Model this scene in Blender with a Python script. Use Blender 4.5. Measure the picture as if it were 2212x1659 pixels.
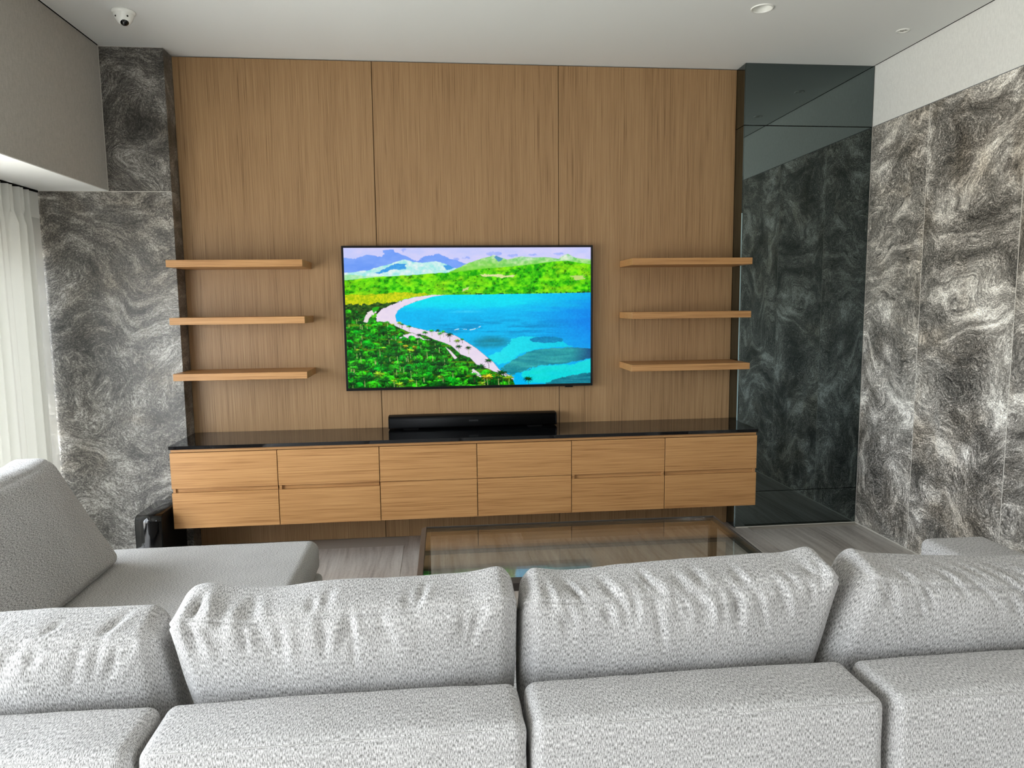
import bpy, bmesh, math
import numpy as np
from mathutils import Matrix, Vector

for o in list(bpy.data.objects):
    bpy.data.objects.remove(o, do_unlink=True)
scene = bpy.context.scene
COL = scene.collection

# ------------------------------------------------------------------ camera
cam_d = bpy.data.cameras.new('camera'); cam = bpy.data.objects.new('camera', cam_d); COL.objects.link(cam)
cam_d.sensor_fit = 'HORIZONTAL'; cam_d.sensor_width = 36.0
cam_d.lens = 1524.61 / 2212 * 36.0
cam_d.clip_start = 0.05; cam_d.clip_end = 100
RT = Vector((0.99454392, -0.10374387, -0.01093663))
DN = Vector((-0.02237563, -0.10974853, -0.9937075))
FW = Vector((0.10189078, 0.98853046, -0.11147107))
m = Matrix.Identity(4)
for i in range(3):
    m[i][0] = RT[i]; m[i][1] = -DN[i]; m[i][2] = -FW[i]
m.translation = (-0.2159, -4.8345, 1.5981)
cam.matrix_world = m
scene.camera = cam

# ------------------------------------------------------------------ exposure, world, daylight
vs = scene.view_settings
vs.view_transform = 'Standard'; vs.look = 'None'; vs.gamma = 1.0; vs.use_curve_mapping = False
vs.exposure = 1.4
world = bpy.data.worlds.new('world'); scene.world = world; world.use_nodes = True
wt_ = world.node_tree; bg = wt_.nodes['Background']
# overcast daylight: a bright even sky above the horizon, duller ground below it
tc = wt_.nodes.new('ShaderNodeTexCoord'); sx_ = wt_.nodes.new('ShaderNodeSeparateXYZ'); cr = wt_.nodes.new('ShaderNodeValToRGB'); mp = wt_.nodes.new('ShaderNodeMapRange')
wt_.links.new(tc.outputs['Generated'], sx_.inputs[0]); wt_.links.new(sx_.outputs[2], mp.inputs[0]); wt_.links.new(mp.outputs[0], cr.inputs[0]); wt_.links.new(cr.outputs[0], bg.inputs[0])
mp.inputs[1].default_value = -1.0; mp.inputs[2].default_value = 1.0
cr.color_ramp.elements[0].position = 0.49; cr.color_ramp.elements[0].color = (0.52, 0.51, 0.48, 1)
cr.color_ramp.elements[1].position = 0.53; cr.color_ramp.elements[1].color = (0.90, 0.96, 1.03, 1)
bg.inputs[1].default_value = 8.2

XW_ = 2.7635
def portal(name, loc, rot, sx, sy):
    d = bpy.data.lights.new(name, 'AREA'); d.shape = 'RECTANGLE'; d.size = sx; d.size_y = sy
    d.cycles.is_portal = True
    o = bpy.data.objects.new(name, d); COL.objects.link(o); o.location = loc; o.rotation_euler = rot
    return o
portal('added_window_portal', (XW_ + 0.12, -5.9, 1.35), (0, math.pi / 2, 0), 2.1, 1.4)
portal('left_window_portal', (-2.98, -3.25, 1.0), (0, -math.pi / 2, 0), 2.02, 6.3)

# ------------------------------------------------------------------ node helpers
def srgb(*c):
    out = []
    for x in c:
        x = x / 255.0
        out.append(x / 12.92 if x <= 0.04045 else ((x + 0.055) / 1.055) ** 2.4)
    return tuple(out) + (1.0,)

class NT:
    def __init__(s, name):
        s.m = bpy.data.materials.new(name); s.m.use_nodes = True
        s.t = s.m.node_tree; s.t.nodes.clear()
        s.out = s.t.nodes.new('ShaderNodeOutputMaterial')
    def n(s, typ, ins=None, **attrs):
        nd = s.t.nodes.new('ShaderNode' + typ)
        for k, v in attrs.items():
            setattr(nd, k, v)
        for k, v in (ins or {}).items():
            sock = nd.inputs[k]
            if isinstance(v, bpy.types.NodeSocket):
                s.t.links.new(v, sock)
            else:
                sock.default_value = v
        return nd
    def math(s, op, a, b=0.0, c=0.0):
        nd = s.n('Math', {0: a, 1: b, 2: c}, operation=op); return nd.outputs[0]
    def vmul(s, v, vec):
        return s.n('VectorMath', {0: v, 1: vec}, operation='MULTIPLY').outputs[0]
    def vadd(s, v, w):
        return s.n('VectorMath', {0: v, 1: w}, operation='ADD').outputs[0]
    def noise(s, vec, scale, detail=2.0, rough=0.5, dist=0.0, color=False):
        nd = s.n('TexNoise', {'Vector': vec, 'Scale': scale, 'Detail': detail, 'Roughness': rough, 'Distortion': dist})
        return nd.outputs[1 if color else 0]
    def ramp(s, fac, stops, interp='LINEAR'):
        nd = s.n('ValToRGB', {0: fac}); r = nd.color_ramp; r.interpolation = interp
        while len(r.elements) < len(stops):
            r.elements.new(0.5)
        for e, (p, c) in zip(r.elements, stops):
            e.position = p; e.color = c
        return nd.outputs[0]
    def mix(s, fac, a, b, mode='MIX'):
        nd = s.n('Mix', {0: fac}, data_type='RGBA', blend_type=mode)
        for k, v in ((6, a), (7, b)):
            if isinstance(v, bpy.types.NodeSocket): s.t.links.new(v, nd.inputs[k])
            else: nd.inputs[k].default_value = v
        return nd.outputs[2]
    def bump(s, h, strength=0.3, dist=0.01):
        return s.n('Bump', {'Height': h, 'Strength': strength, 'Distance': dist}).outputs[0]
    def princ(s, **kw):
        ins = {}
        for k, v in kw.items():
            ins[{'color': 'Base Color', 'rough': 'Roughness', 'metal': 'Metallic', 'spec': 'Specular IOR Level', 'normal': 'Normal', 'coat': 'Coat Weight', 'coat_rough': 'Coat Roughness', 'sheen': 'Sheen Weight', 'ior': 'IOR'}[k]] = v
        p = s.n('BsdfPrincipled', ins)
        s.t.links.new(p.outputs[0], s.out.inputs[0])
        return p
    def coord(s, kind='Object'):
        return s.n('TexCoord').outputs[kind]
    def rnd(s):
        return s.n('ObjectInfo').outputs['Random']
    def randvec(s, k=37.0):
        r = s.rnd()
        return s.n('CombineXYZ', {0: s.math('MULTIPLY', r, k), 1: s.math('MULTIPLY', r, k * 1.7), 2: s.math('MULTIPLY', r, k * 0.6)}).outputs[0]

def plain(name, col, rough=0.5, metal=0.0, spec=0.5, **kw):
    t = NT(name); t.princ(color=col, rough=rough, metal=metal, spec=spec, **kw); return t.m

def mat_wood(name, vertical):
    t = NT(name); p = t.vadd(t.coord(), t.randvec())
    sc_f = (330, 330, 3.0) if vertical else (3.0, 330, 330)
    sc_m = (95, 95, 0.9) if vertical else (1.1, 95, 95)
    sc_l = (9, 9, 0.35) if vertical else (0.6, 14, 14)
    fine = t.noise(t.vmul(p, sc_f), 1.0, 2.0, 0.6)
    med = t.noise(t.vmul(p, sc_m), 1.0, 3.0, 0.6)
    lar = t.noise(t.vmul(p, sc_l), 1.0, 2.0, 0.5)
    f = t.math('ADD', t.math('MULTIPLY', fine, 0.54), t.math('ADD', t.math('MULTIPLY', med, 0.26), t.math('MULTIPLY', lar, 0.14)))
    if vertical:
        c = t.ramp(f, [(0.33, srgb(116, 88, 58)), (0.43, srgb(150, 117, 81)), (0.50, srgb(159, 126, 89)), (0.62, srgb(170, 138, 100))])
    else:
        c = t.ramp(f, [(0.33, srgb(130, 88, 50)), (0.43, srgb(169, 123, 76)), (0.50, srgb(179, 133, 84)), (0.62, srgb(192, 147, 97))])
    t.princ(color=c, rough=0.42, spec=0.35, normal=t.bump(med, 0.06, 0.004)); return t.m

def mat_stone(name, seed, light_gain=1.0):
    t = NT(name)
    p = t.vadd(t.coord(), (seed, seed * 0.37, seed * 0.71)); p = t.vadd(p, t.randvec(11.0))
    w1 = t.n('VectorMath', {0: t.noise(p, 1.15, 2.0, 0.5, 0.6, True), 1: (0.5, 0.5, 0.5)}, operation='SUBTRACT').outputs[0]
    w2 = t.n('VectorMath', {0: t.noise(p, 3.6, 2.0, 0.55, 0.4, True), 1: (0.5, 0.5, 0.5)}, operation='SUBTRACT').outputs[0]
    w3 = t.n('VectorMath', {0: t.noise(p, 13.0, 2.0, 0.6, 0.0, True), 1: (0.5, 0.5, 0.5)}, operation='SUBTRACT').outputs[0]
    q = t.vadd(t.vadd(p, t.vmul(w1, (1.7, 1.7, 1.7))), t.vadd(t.vmul(w2, (0.26, 0.26, 0.26)), t.vmul(w3, (0.035, 0.035, 0.035))))
    fib = t.noise(t.vmul(q, (44, 44, 100)), 1.0, 5.0, 0.80)
    band = t.noise(t.vmul(q, (3.0, 3.0, 9.0)), 1.0, 4.0, 0.62)
    patch = t.noise(p, 1.7, 3.0, 0.55, 1.2)
    speck = t.noise(p, 130.0, 3.0, 0.75)
    f = t.math('ADD', t.math('MULTIPLY', fib, 0.70), t.math('ADD', t.math('MULTIPLY', band, 0.52), t.math('MULTIPLY', patch, 0.40)))
    f = t.math('ADD', f, t.math('MULTIPLY', speck, 0.46))
    f = t.math('MULTIPLY', f, 0.5)
    c = t.ramp(f, [(0.405, srgb(24, 23, 23)), (0.475, srgb(72, 70, 66)), (0.53, srgb(120, 116, 110)), (0.585, srgb(184, 180, 173)), (0.64, srgb(226, 224, 218))])
    warm = t.noise(p, 2.3, 3.0, 0.6, 0.5)
    c = t.mix(t.ramp(warm, [(0.45, (0, 0, 0, 1)), (0.7, (0.5, 0.5, 0.5, 1))]), c, srgb(196, 178, 150), 'MULTIPLY')
    c = t.mix(1.0, c, (light_gain, light_gain, light_gain, 1), 'MULTIPLY')
    # dark thin folds
    fold = t.math('ABSOLUTE', t.math('SUBTRACT', band, 0.5))
    c = t.mix(t.ramp(fold, [(0.0, (0.6, 0.6, 0.6, 1)), (0.016, (0, 0, 0, 1))]), c, srgb(30, 28, 27))
    rough = t.math('ADD', t.math('MULTIPLY', speck, 0.16), 0.24)
    t.princ(color=c, rough=rough, spec=0.5, normal=t.bump(t.math('ADD', fib, speck), 0.16, 0.006)); return t.m

def mat_fabric(name, dark, light, ribu=470.0, ribv=110.0):
    t = NT(name); uv = t.coord('UV')
    ribs = t.noise(t.vmul(uv, (ribu, ribv, 1)), 1.0, 1.0, 0.5)
    weft = t.noise(t.vmul(uv, (140, 420, 1)), 1.0, 1.0, 0.5)
    fine = t.noise(t.vmul(uv, (520, 420, 1)), 1.0, 1.0, 0.6)
    big = t.noise(t.vmul(uv, (6, 6, 1)), 1.0, 2.0, 0.5)
    f = t.math('ADD', t.math('MULTIPLY', ribs, 0.78), t.math('ADD', t.math('MULTIPLY', weft, 0.08), t.math('ADD', t.math('MULTIPLY', fine, 0.18), t.math('MULTIPLY', big, 0.06))))
    c = t.ramp(f, [(0.40, dark), (0.68, light)])
    t.princ(color=c, rough=0.95, spec=0.1, sheen=0.15, normal=t.bump(f, 0.35, 0.004)); return t.m

def mat_wallpaper(name, a, b):
    t = NT(name); p = t.coord()
    f = t.noise(t.vmul(p, (200, 200, 38)), 1.0, 3.0, 0.6)
    g = t.noise(t.vmul(p, (60, 60, 240)), 1.0, 1.0, 0.5)
    f = t.math('ADD', t.math('MULTIPLY', f, 0.75), t.math('MULTIPLY', g, 0.25))
    c = t.ramp(f, [(0.3, a), (0.7, b)])
    t.princ(color=c, rough=0.85, spec=0.15, normal=t.bump(f, 0.12, 0.003)); return t.m

def mat_floor(name):
    t = NT(name); p = t.vadd(t.coord(), t.randvec(19.0))
    w = t.n('VectorMath', {0: t.noise(t.vmul(p, (2.0, 0.8, 1)), 1.0, 3.0, 0.5, 0.0, True), 1: (0.5, 0.5, 0.5)}, operation='SUBTRACT').outputs[0]
    q = t.vadd(p, t.vmul(w, (0.16, 0.0, 0.0)))
    v1 = t.noise(t.vmul(q, (34, 1.5, 1)), 1.0, 5.0, 0.65)
    v2 = t.noise(t.vmul(q, (7, 0.5, 1)), 1.0, 3.0, 0.55)
    pit = t.noise(t.vmul(p, (60, 45, 1)), 1.0, 4.0, 0.75)
    f = t.math('ADD', t.math('MULTIPLY', v1, 0.55), t.math('ADD', t.math('MULTIPLY', v2, 0.35), t.math('MULTIPLY', pit, 0.2)))
    c = t.ramp(f, [(0.38, srgb(138, 130, 124)), (0.50, srgb(172, 165, 159)), (0.58, srgb(190, 184, 178)), (0.70, srgb(208, 203, 197))])
    t.princ(color=c, rough=0.28, spec=0.5, normal=t.bump(pit, 0.05, 0.003)); return t.m

def mat_granite(name):
    t = NT(name); p = t.coord()
    s = t.noise(p, 420.0, 2.0, 0.7)
    c = t.ramp(s, [(0.60, srgb(10, 10, 12)), (0.76, srgb(60, 62, 66))])
    t.princ(color=c, rough=0.045, spec=0.55); return t.m

def mat_mirror(name):
    t = NT(name)
    t.princ(color=(0.125, 0.152, 0.152, 1), rough=0.0, metal=1.0); return t.m

def mat_glass(name, tint, refl=1.0):
    t = NT(name)
    fr = t.n('Fresnel', {'IOR': 1.52})
    tr = t.n('BsdfTransparent', {0: tint}); gl = t.n('BsdfGlossy', {0: (1, 1, 1, 1), 'Roughness': 0.0})
    f = t.math('MINIMUM', t.math('MULTIPLY', fr.outputs[0], refl), 1.0)
    mx = t.n('MixShader', {0: f, 1: tr.outputs[0], 2: gl.outputs[0]})
    t.t.links.new(mx.outputs[0], t.out.inputs[0]); return t.m

def mat_curtain(name, clear=0.02):
    t = NT(name)
    c = (0.93, 0.925, 0.87, 1)
    di = t.n('BsdfDiffuse', {0: c}); tl = t.n('BsdfTranslucent', {0: (0.15, 0.147, 0.132, 1)}); tp = t.n('BsdfTransparent', {0: (1, 1, 1, 1)})
    a = t.n('MixShader', {0: 0.40, 1: di.outputs[0], 2: tl.outputs[0]})
    b = t.n('MixShader', {0: clear, 1: a.outputs[0], 2: tp.outputs[0]})
    t.t.links.new(b.outputs[0], t.out.inputs[0]); return t.m

def mat_screen(name):
    t = NT(name)
    at = t.n('VertexColor'); at.layer_name = 'picture'
    em = t.n('Emission', {0: at.outputs[0], 1: 2.0 ** -vs.exposure})
    gl = t.n('BsdfGlossy', {0: (1, 1, 1, 1), 'Roughness': 0.08})
    mx = t.n('MixShader', {0: 0.015, 1: em.outputs[0], 2: gl.outputs[0]})
    t.t.links.new(mx.outputs[0], t.out.inputs[0]); return t.m

M = {}
M['wood_v'] = mat_wood('oak_vertical_grain', True)
M['wood_h'] = mat_wood('oak_horizontal_grain', False)
M['stone_r'] = mat_stone('swirled_granite_right_lit', 3.1, 1.75)  # same granite as the left, lightened to put the wall's sheen into the colour
M['stone_l'] = mat_stone('swirled_granite_left', 9.4, 0.8)  # same granite, toned darker than the lightened right wall
M['fabric'] = mat_fabric('grey_woven_upholstery', srgb(107, 105, 103), srgb(202, 199, 197))
M['fabric_flat'] = mat_fabric('grey_woven_upholstery_flat', srgb(113, 111, 109), srgb(196, 193, 190), 420, 160)
M['paper_light'] = mat_wallpaper('pale_textile_wallpaper', srgb(214, 214, 210), srgb(232, 232, 228))
M['paper_dark'] = mat_wallpaper('taupe_textile_wallpaper', srgb(164, 159, 151), srgb(186, 181, 173))
M['floor'] = mat_floor('grey_travertine_tile')
M['granite'] = mat_granite('black_granite')
M['mirror'] = mat_mirror('smoked_mirror')
M['ceiling'] = plain('ceiling_paint', srgb(222, 223, 220), 0.9, spec=0.2)
M['white'] = plain('white_paint', srgb(232, 232, 228), 0.6)
M['white_gloss'] = plain('white_plastic', srgb(236, 236, 230), 0.25)
M['grout'] = plain('pale_grout', srgb(205, 200, 190), 0.8)
M['grout_f'] = plain('floor_grout', srgb(176, 168, 158), 0.8)
M['dark'] = plain('dark_gap', srgb(14, 13, 12), 0.9, spec=0.1)
M['black_gloss'] = plain('black_gloss', srgb(6, 6, 7), 0.08)
M['black'] = plain('black_plastic', srgb(4, 4, 5), 0.55, spec=0.15)
M['bezel'] = plain('bezel_black', srgb(8, 8, 10), 0.35, spec=0.25)
M['logo'] = plain('logo_grey', srgb(70, 70, 72), 0.5)
M['bronze'] = plain('dark_bronze', srgb(66, 59, 54), 0.42, metal=0.35)
M['lip'] = plain('black_lip', srgb(10, 10, 10), 0.4)
M['glass_table'] = mat_glass('smoked_table_glass', (0.93, 0.94, 0.91, 1), 0.45)
M['glass_window'] = mat_glass('window_glass', (0.96, 0.97, 0.97, 1), 0.5)
M['alu'] = plain('window_frame', srgb(120, 122, 124), 0.5)
M['head'] = plain('window_head', srgb(150, 149, 146), 0.8)
M['curtain'] = mat_curtain('sheer_curtain')
M['hem'] = mat_curtain('sheer_single_layer', 0.30)
M['screen'] = mat_screen('tv_picture')
M['glass_edge_glint'] = plain('glass_edge_glint', srgb(150, 176, 180), 0.2)
M['lens'] = plain('lens_black', srgb(5, 5, 8), 0.04)
M['chrome'] = plain('satin_metal', srgb(190, 188, 182), 0.3, metal=0.8)

# ------------------------------------------------------------------ object helpers
def link(name, me, mat, parent=None):
    if mat is not None: me.materials.append(M[mat] if isinstance(mat, str) else mat)
    o = bpy.data.objects.new(name, me); COL.objects.link(o)
    if parent is not None: o.parent = parent
    return o
def empty(name, loc=(0, 0, 0), rz=0.0):
    o = bpy.data.objects.new(name, None); COL.objects.link(o); o.location = loc; o.rotation_euler = (0, 0, rz)
    o.empty_display_size = 0.1
    return o
def tag(o, label, cat, group=None):
    o['label'] = label; o['category'] = cat
    if group: o['group'] = group
    return o
def struct(o, label=None):
    o['kind'] = 'structure'
    if label: o['label'] = label
    return o
def bm_box(bm, x0, x1, y0, y1, z0, z1):
    v = [bm.verts.new((x, y, z)) for x in (x0, x1) for y in (y0, y1) for z in (z0, z1)]
    for f in ((0, 1, 3, 2), (4, 6, 7, 5), (0, 4, 5, 1), (2, 3, 7, 6), (0, 2, 6, 4), (1, 5, 7, 3)):
        bm.faces.new([v[i] for i in f])
def box(name, x0, x1, y0, y1, z0, z1, mat, parent=None, bevel=0.0, seg=2):
    bm = bmesh.new(); bm_box(bm, x0, x1, y0, y1, z0, z1)
    if bevel > 0:
        bmesh.ops.bevel(bm, geom=list(bm.edges), offset=bevel, segments=seg, affect='EDGES', profile=0.5)
    bmesh.ops.recalc_face_normals(bm, faces=bm.faces)
    me = bpy.data.meshes.new(name); bm.to_mesh(me); bm.free()
    # keep the object's origin at its base centre so that coordinates stay world-like per piece
    return link(name, me, mat, parent)
def prism(name, prof, axis, a0, a1, mat, parent=None, smooth=False):
    """prof: list of 2D points; extruded along axis ('x': prof=(y,z), 'y': prof=(x,z), 'z': prof=(x,y))"""
    bm = bmesh.new(); rings = []
    for a in (a0, a1):
        r = []
        for p, q in prof:
            co = {'x': (a, p, q), 'y': (p, a, q), 'z': (p, q, a)}[axis]
            r.append(bm.verts.new(co))
        rings.append(r)
    n = len(prof)
    for i in range(n):
        bm.faces.new((rings[0][i], rings[0][(i + 1) % n], rings[1][(i + 1) % n], rings[1][i]))
    bm.faces.new(rings[0][::-1]); bm.faces.new(rings[1])
    bmesh.ops.recalc_face_normals(bm, faces=bm.faces)
    me = bpy.data.meshes.new(name); bm.to_mesh(me); bm.free()
    if smooth:
        for p in me.polygons: p.use_smooth = len(p.vertices) == 4
    return link(name, me, mat, parent)
def lathe(name, prof, mat, parent=None, seg=48, loc=(0, 0, 0), cap=False):
    """prof: (r, z) from top to bottom"""
    bm = bmesh.new(); rings = []
    for r, z in prof:
        if r < 1e-6: rings.append([bm.verts.new((loc[0], loc[1], loc[2] + z))])
        else: rings.append([bm.verts.new((loc[0] + r * math.cos(2 * math.pi * k / seg), loc[1] + r * math.sin(2 * math.pi * k / seg), loc[2] + z)) for k in range(seg)])
    for a, b in zip(rings, rings[1:]):
        for k in range(seg):
            k2 = (k + 1) % seg
            if len(a) == 1 and len(b) == 1: continue
            if len(a) == 1: bm.faces.new((a[0], b[k], b[k2]))
            elif len(b) == 1: bm.faces.new((a[k], b[0], a[k2]))
            else: bm.faces.new((a[k], b[k], b[k2], a[k2]))
    bmesh.ops.recalc_face_normals(bm, faces=bm.faces)
    me = bpy.data.meshes.new(name); bm.to_mesh(me); bm.free()
    for p in me.polygons: p.use_smooth = True
    return link(name, me, mat, parent)
def tube(name, pts, r, mat, parent=None, seg=6):
    pts = [Vector(p) for p in pts]; bm = bmesh.new(); rings = []
    for i, p in enumerate(pts):
        d = (pts[min(i + 1, len(pts) - 1)] - pts[max(i - 1, 0)]).normalized()
        a = d.orthogonal().normalized() if abs(d.z) > 0.95 else d.cross(Vector((0, 0, 1))).normalized()
        b = d.cross(a)
        rings.append([bm.verts.new(p + r * (math.cos(2 * math.pi * k / seg) * a + math.sin(2 * math.pi * k / seg) * b)) for k in range(seg)])
    for a, b in zip(rings, rings[1:]):
        for k in range(seg): bm.faces.new((a[k], a[(k + 1) % seg], b[(k + 1) % seg], b[k]))
    bm.faces.new(rings[0][::-1]); bm.faces.new(rings[-1])
    bmesh.ops.recalc_face_normals(bm, faces=bm.faces)
    me = bpy.data.meshes.new(name); bm.to_mesh(me); bm.free()
    for p in me.polygons: p.use_smooth = True
    return link(name, me, mat, parent)

# rounded, padded box: every side a grid, corners rounded, sides bulged, then displaced
def axis_pts(h, r, cell):
    n = max(2, int(round(2 * (h - r) / cell)))
    mid = np.linspace(-(h - r), h - r, n + 1)
    k = max(5, int(r / 0.0042)) if cell < 0.013 else 5; e = np.tan(np.linspace(0, math.pi / 4, k + 1))[1:] * r
    return np.concatenate([-(h - r) - e[::-1], mid, (h - r) + e])
def padded(name, h, r, cell, bulge=(0, 0, 0), disp=None, warp=None, mat='fabric', parent=None, uvrot=False):
    h = np.array(h, float)
    if np.isscalar(cell): cell = (cell,) * 3
    A = [axis_pts(h[i], r, cell[i]) for i in range(3)]
    P = []; F = []; UV = []; base = 0
    for ax in range(3):
        for sg in (-1, 1):
            i, j = [k for k in range(3) if k != ax]
            gi, gj = np.meshgrid(A[i], A[j], indexing='ij')
            p = np.zeros(gi.shape + (3,)); p[..., i] = gi; p[..., j] = gj; p[..., ax] = sg * h[ax]
            ni, nj = gi.shape
            idx = base + np.arange(ni * nj).reshape(ni, nj)
            q = np.stack([idx[:-1, :-1], idx[1:, :-1], idx[1:, 1:], idx[:-1, 1:]], -1).reshape(-1, 4)
            flip = (sg < 0) != (ax == 1)
            if flip: q = q[:, ::-1]
            P.append(p.reshape(-1, 3)); F.append(q); base += ni * nj
            if ax == 2: u = gi; v = gj
            elif ax == 1: u = gi; v = gj
            else: u = gi; v = gj
            uv = np.stack([u, v], -1).reshape(-1, 2)
            if uvrot: uv = uv[:, ::-1]
            UV.append(uv + 0.37 * ax + 0.91 * sg)
    P = np.concatenate(P); F = np.concatenate(F); UV = np.concatenate(UV)
    key = np.round(P * 1e5).astype(np.int64)
    _, first, inv = np.unique(key, axis=0, return_index=True, return_inverse=True)
    inv = inv.reshape(-1)
    B = P[first]
    q = np.clip(B, -(h - r), h - r); d = B - q
    nrm = d / np.maximum(np.linalg.norm(d, axis=1, keepdims=True), 1e-9)
    X = q + r * nrm
    uvw = B / h
    for ax in range(3):
        if bulge[ax]:
            i, j = [k for k in range(3) if k != ax]
            X[:, ax] += nrm[:, ax] * bulge[ax] * (1 - np.abs(uvw[:, i]) ** 2.5) * (1 - np.abs(uvw[:, j]) ** 2.5)
    if disp is not None: X += nrm * disp(B, h)[:, None]
    if warp is not None: X = warp(X, uvw)
    Fi = inv[F]
    me = bpy.data.meshes.new(name)
    me.vertices.add(len(X)); me.vertices.foreach_set('co', X.astype(np.float32).ravel())
    me.loops.add(Fi.size); me.loops.foreach_set('vertex_index', Fi.astype(np.int32).ravel())
    me.polygons.add(len(Fi)); me.polygons.foreach_set('loop_start', np.arange(0, Fi.size, 4, dtype=np.int32))
    me.polygons.foreach_set('use_smooth', np.ones(len(Fi), bool))
    me.update(calc_edges=True)
    ul = me.uv_layers.new(name='UVMap'); ul.data.foreach_set('uv', UV[F.ravel()].astype(np.float32).ravel())
    me.validate()
    return link(name, me, mat, parent)

# ------------------------------------------------------------------ room dimensions (metres)
H = 3.178; XL, XR = -1.848, 1.850; XB, ZB = -2.223, 2.321; XW = 2.7635; ZST = 2.7766
DC, DM = 0.1415, 0.1323
YB = -9.0; XG = -2.86

# floor
fl = box('floor', XG - 0.1, XW + 0.2, YB - 0.1, 0.2, -0.08, -0.004, 'grout_f'); struct(fl, 'grey travertine tiled floor')
TWID, TLEN = 0.8093, 1.62
tile_mesh = {}
for i in range(-3, 4):
    for j in range(6):
        x0 = -0.477 + i * TWID; x1 = x0 + TWID
        y1 = 0.62 - j * TLEN - (0.81 if i % 2 else 0.0); y0 = y1 - TLEN
        x0c, x1c = max(x0 + 0.0018, XG), min(x1 - 0.0018, XW); y0c, y1c = max(y0 + 0.0018, YB), min(y1 - 0.0018, -0.001)
        if x1c - x0c < 0.02 or y1c - y0c < 0.02: continue
        k = (round(x1c - x0c, 3), round(y1c - y0c, 3))
        if k not in tile_mesh:
            bm = bmesh.new(); bm_box(bm, -k[0] / 2, k[0] / 2, -k[1] / 2, k[1] / 2, -0.012, 0.0)
            bmesh.ops.recalc_face_normals(bm, faces=bm.faces)
            me = bpy.data.meshes.new('floor_tile'); bm.to_mesh(me); bm.free(); me.materials.append(M['floor']); tile_mesh[k] = me
        o = bpy.data.objects.new('floor_tile', tile_mesh[k]); COL.objects.link(o); o.parent = fl
        o.location = ((x0c + x1c) / 2, (y0c + y1c) / 2, 0.0)

# spots and downlights positions on the ceiling
DOWN = [(1.565, -0.978, 0.056)]
SPOT = [(2.545, -0.735 - 0.70 * k, 0.036) for k in range(3)]
def ceiling_mesh():
    bm = bmesh.new()
    x0, x1, y0, y1 = XB + 0.010, XW - 0.009, YB, 0.02
    patches = []
    for (cx, cy, r) in DOWN + SPOT: patches.append((cx, cy, r, 0.09))
    xs = sorted(set([x0, x1] + [v for (cx, cy, r, s) in patches for v in (cx - s, cx + s)]))
    ys = sorted(set([y0, y1] + [v for (cx, cy, r, s) in patches for v in (cy - s, cy + s)]))
    for xa, xb in zip(xs, xs[1:]):
        for ya, yb in zip(ys, ys[1:]):
            inside = None
            for pch in patches:
                if pch[0] - pch[3] - 1e-6 <= xa and xb <= pch[0] + pch[3] + 1e-6 and pch[1] - pch[3] - 1e-6 <= ya and yb <= pch[1] + pch[3] + 1e-6: inside = pch
            if inside is None:
                bm.faces.new([bm.verts.new(p) for p in ((xa, ya, H), (xb, ya, H), (xb, yb, H), (xa, yb, H))])
    n = 32
    for cx, cy, r, s in patches:
        ci, sq = [], []
        for k in range(n):
            a = 2 * math.pi * k / n + math.pi / 4; c_, s_ = math.cos(a), math.sin(a); mm = max(abs(c_), abs(s_))
            ci.append(bm.verts.new((cx + r * c_, cy + r * s_, H))); sq.append(bm.verts.new((cx + s * c_ / mm, cy + s * s_ / mm, H)))
        for k in range(n):
            bm.faces.new((ci[k], sq[k], sq[(k + 1) % n], ci[(k + 1) % n]))
    bmesh.ops.remove_doubles(bm, verts=bm.verts, dist=1e-5)
    for f in bm.faces:
        f.normal_update()
        if f.normal.z > 0: f.normal_flip()
    me = bpy.data.meshes.new('ceiling'); bm.to_mesh(me); bm.free(); return me
ce = link('ceiling', ceiling_mesh(), 'ceiling'); struct(ce, 'plain off-white ceiling')
rf = box('ceiling_void', XG - 0.3, XW + 0.3, YB - 0.3, 0.3, H + 0.14, H + 0.2, 'dark', ce)

# back wall with three veneer panels
wb = box('wall_back', XL - 0.1, XR + 0.1, 0.019, 0.14, -0.05, H + 0.14, 'dark'); struct(wb, 'oak veneer feature wall behind the television')
for xa, xb in ((XL + 0.001, -0.613), (-0.609, 0.612), (0.616, XR - 0.001)):
    w = box('wood_panel', -(xb - xa) / 2, (xb - xa) / 2, 0, 0.018, 0.0, H - 0.006, 'wood_v', wb, 0.001, 1); w.location = ((xa + xb) / 2, 0, 0)

# stone column and stone wall at the left of the veneer
ws = box('wall_back_left', XG - 0.1, XL - 0.004, -DC + 0.0008, 0.14, -0.05, H + 0.14, 'grout'); struct(ws, 'dark swirled granite wall left of the oak panels')
def slab(name, x0, x1, y0, y1, z0, z1, mat, parent, o=(0, 0, 0)):
    b = box(name, x0 - o[0], x1 - o[0], y0 - o[1], y1 - o[1], z0 - o[2], z1 - o[2], mat, parent, 0.0012, 1); b.location = o; return b
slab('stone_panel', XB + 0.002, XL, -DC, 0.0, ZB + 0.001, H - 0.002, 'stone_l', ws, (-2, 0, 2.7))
slab('stone_panel', XG, XL, -DC, 0.0, 0.0, ZB - 0.0015, 'stone_l', ws, (-2.3, 0, 1.0))

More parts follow.
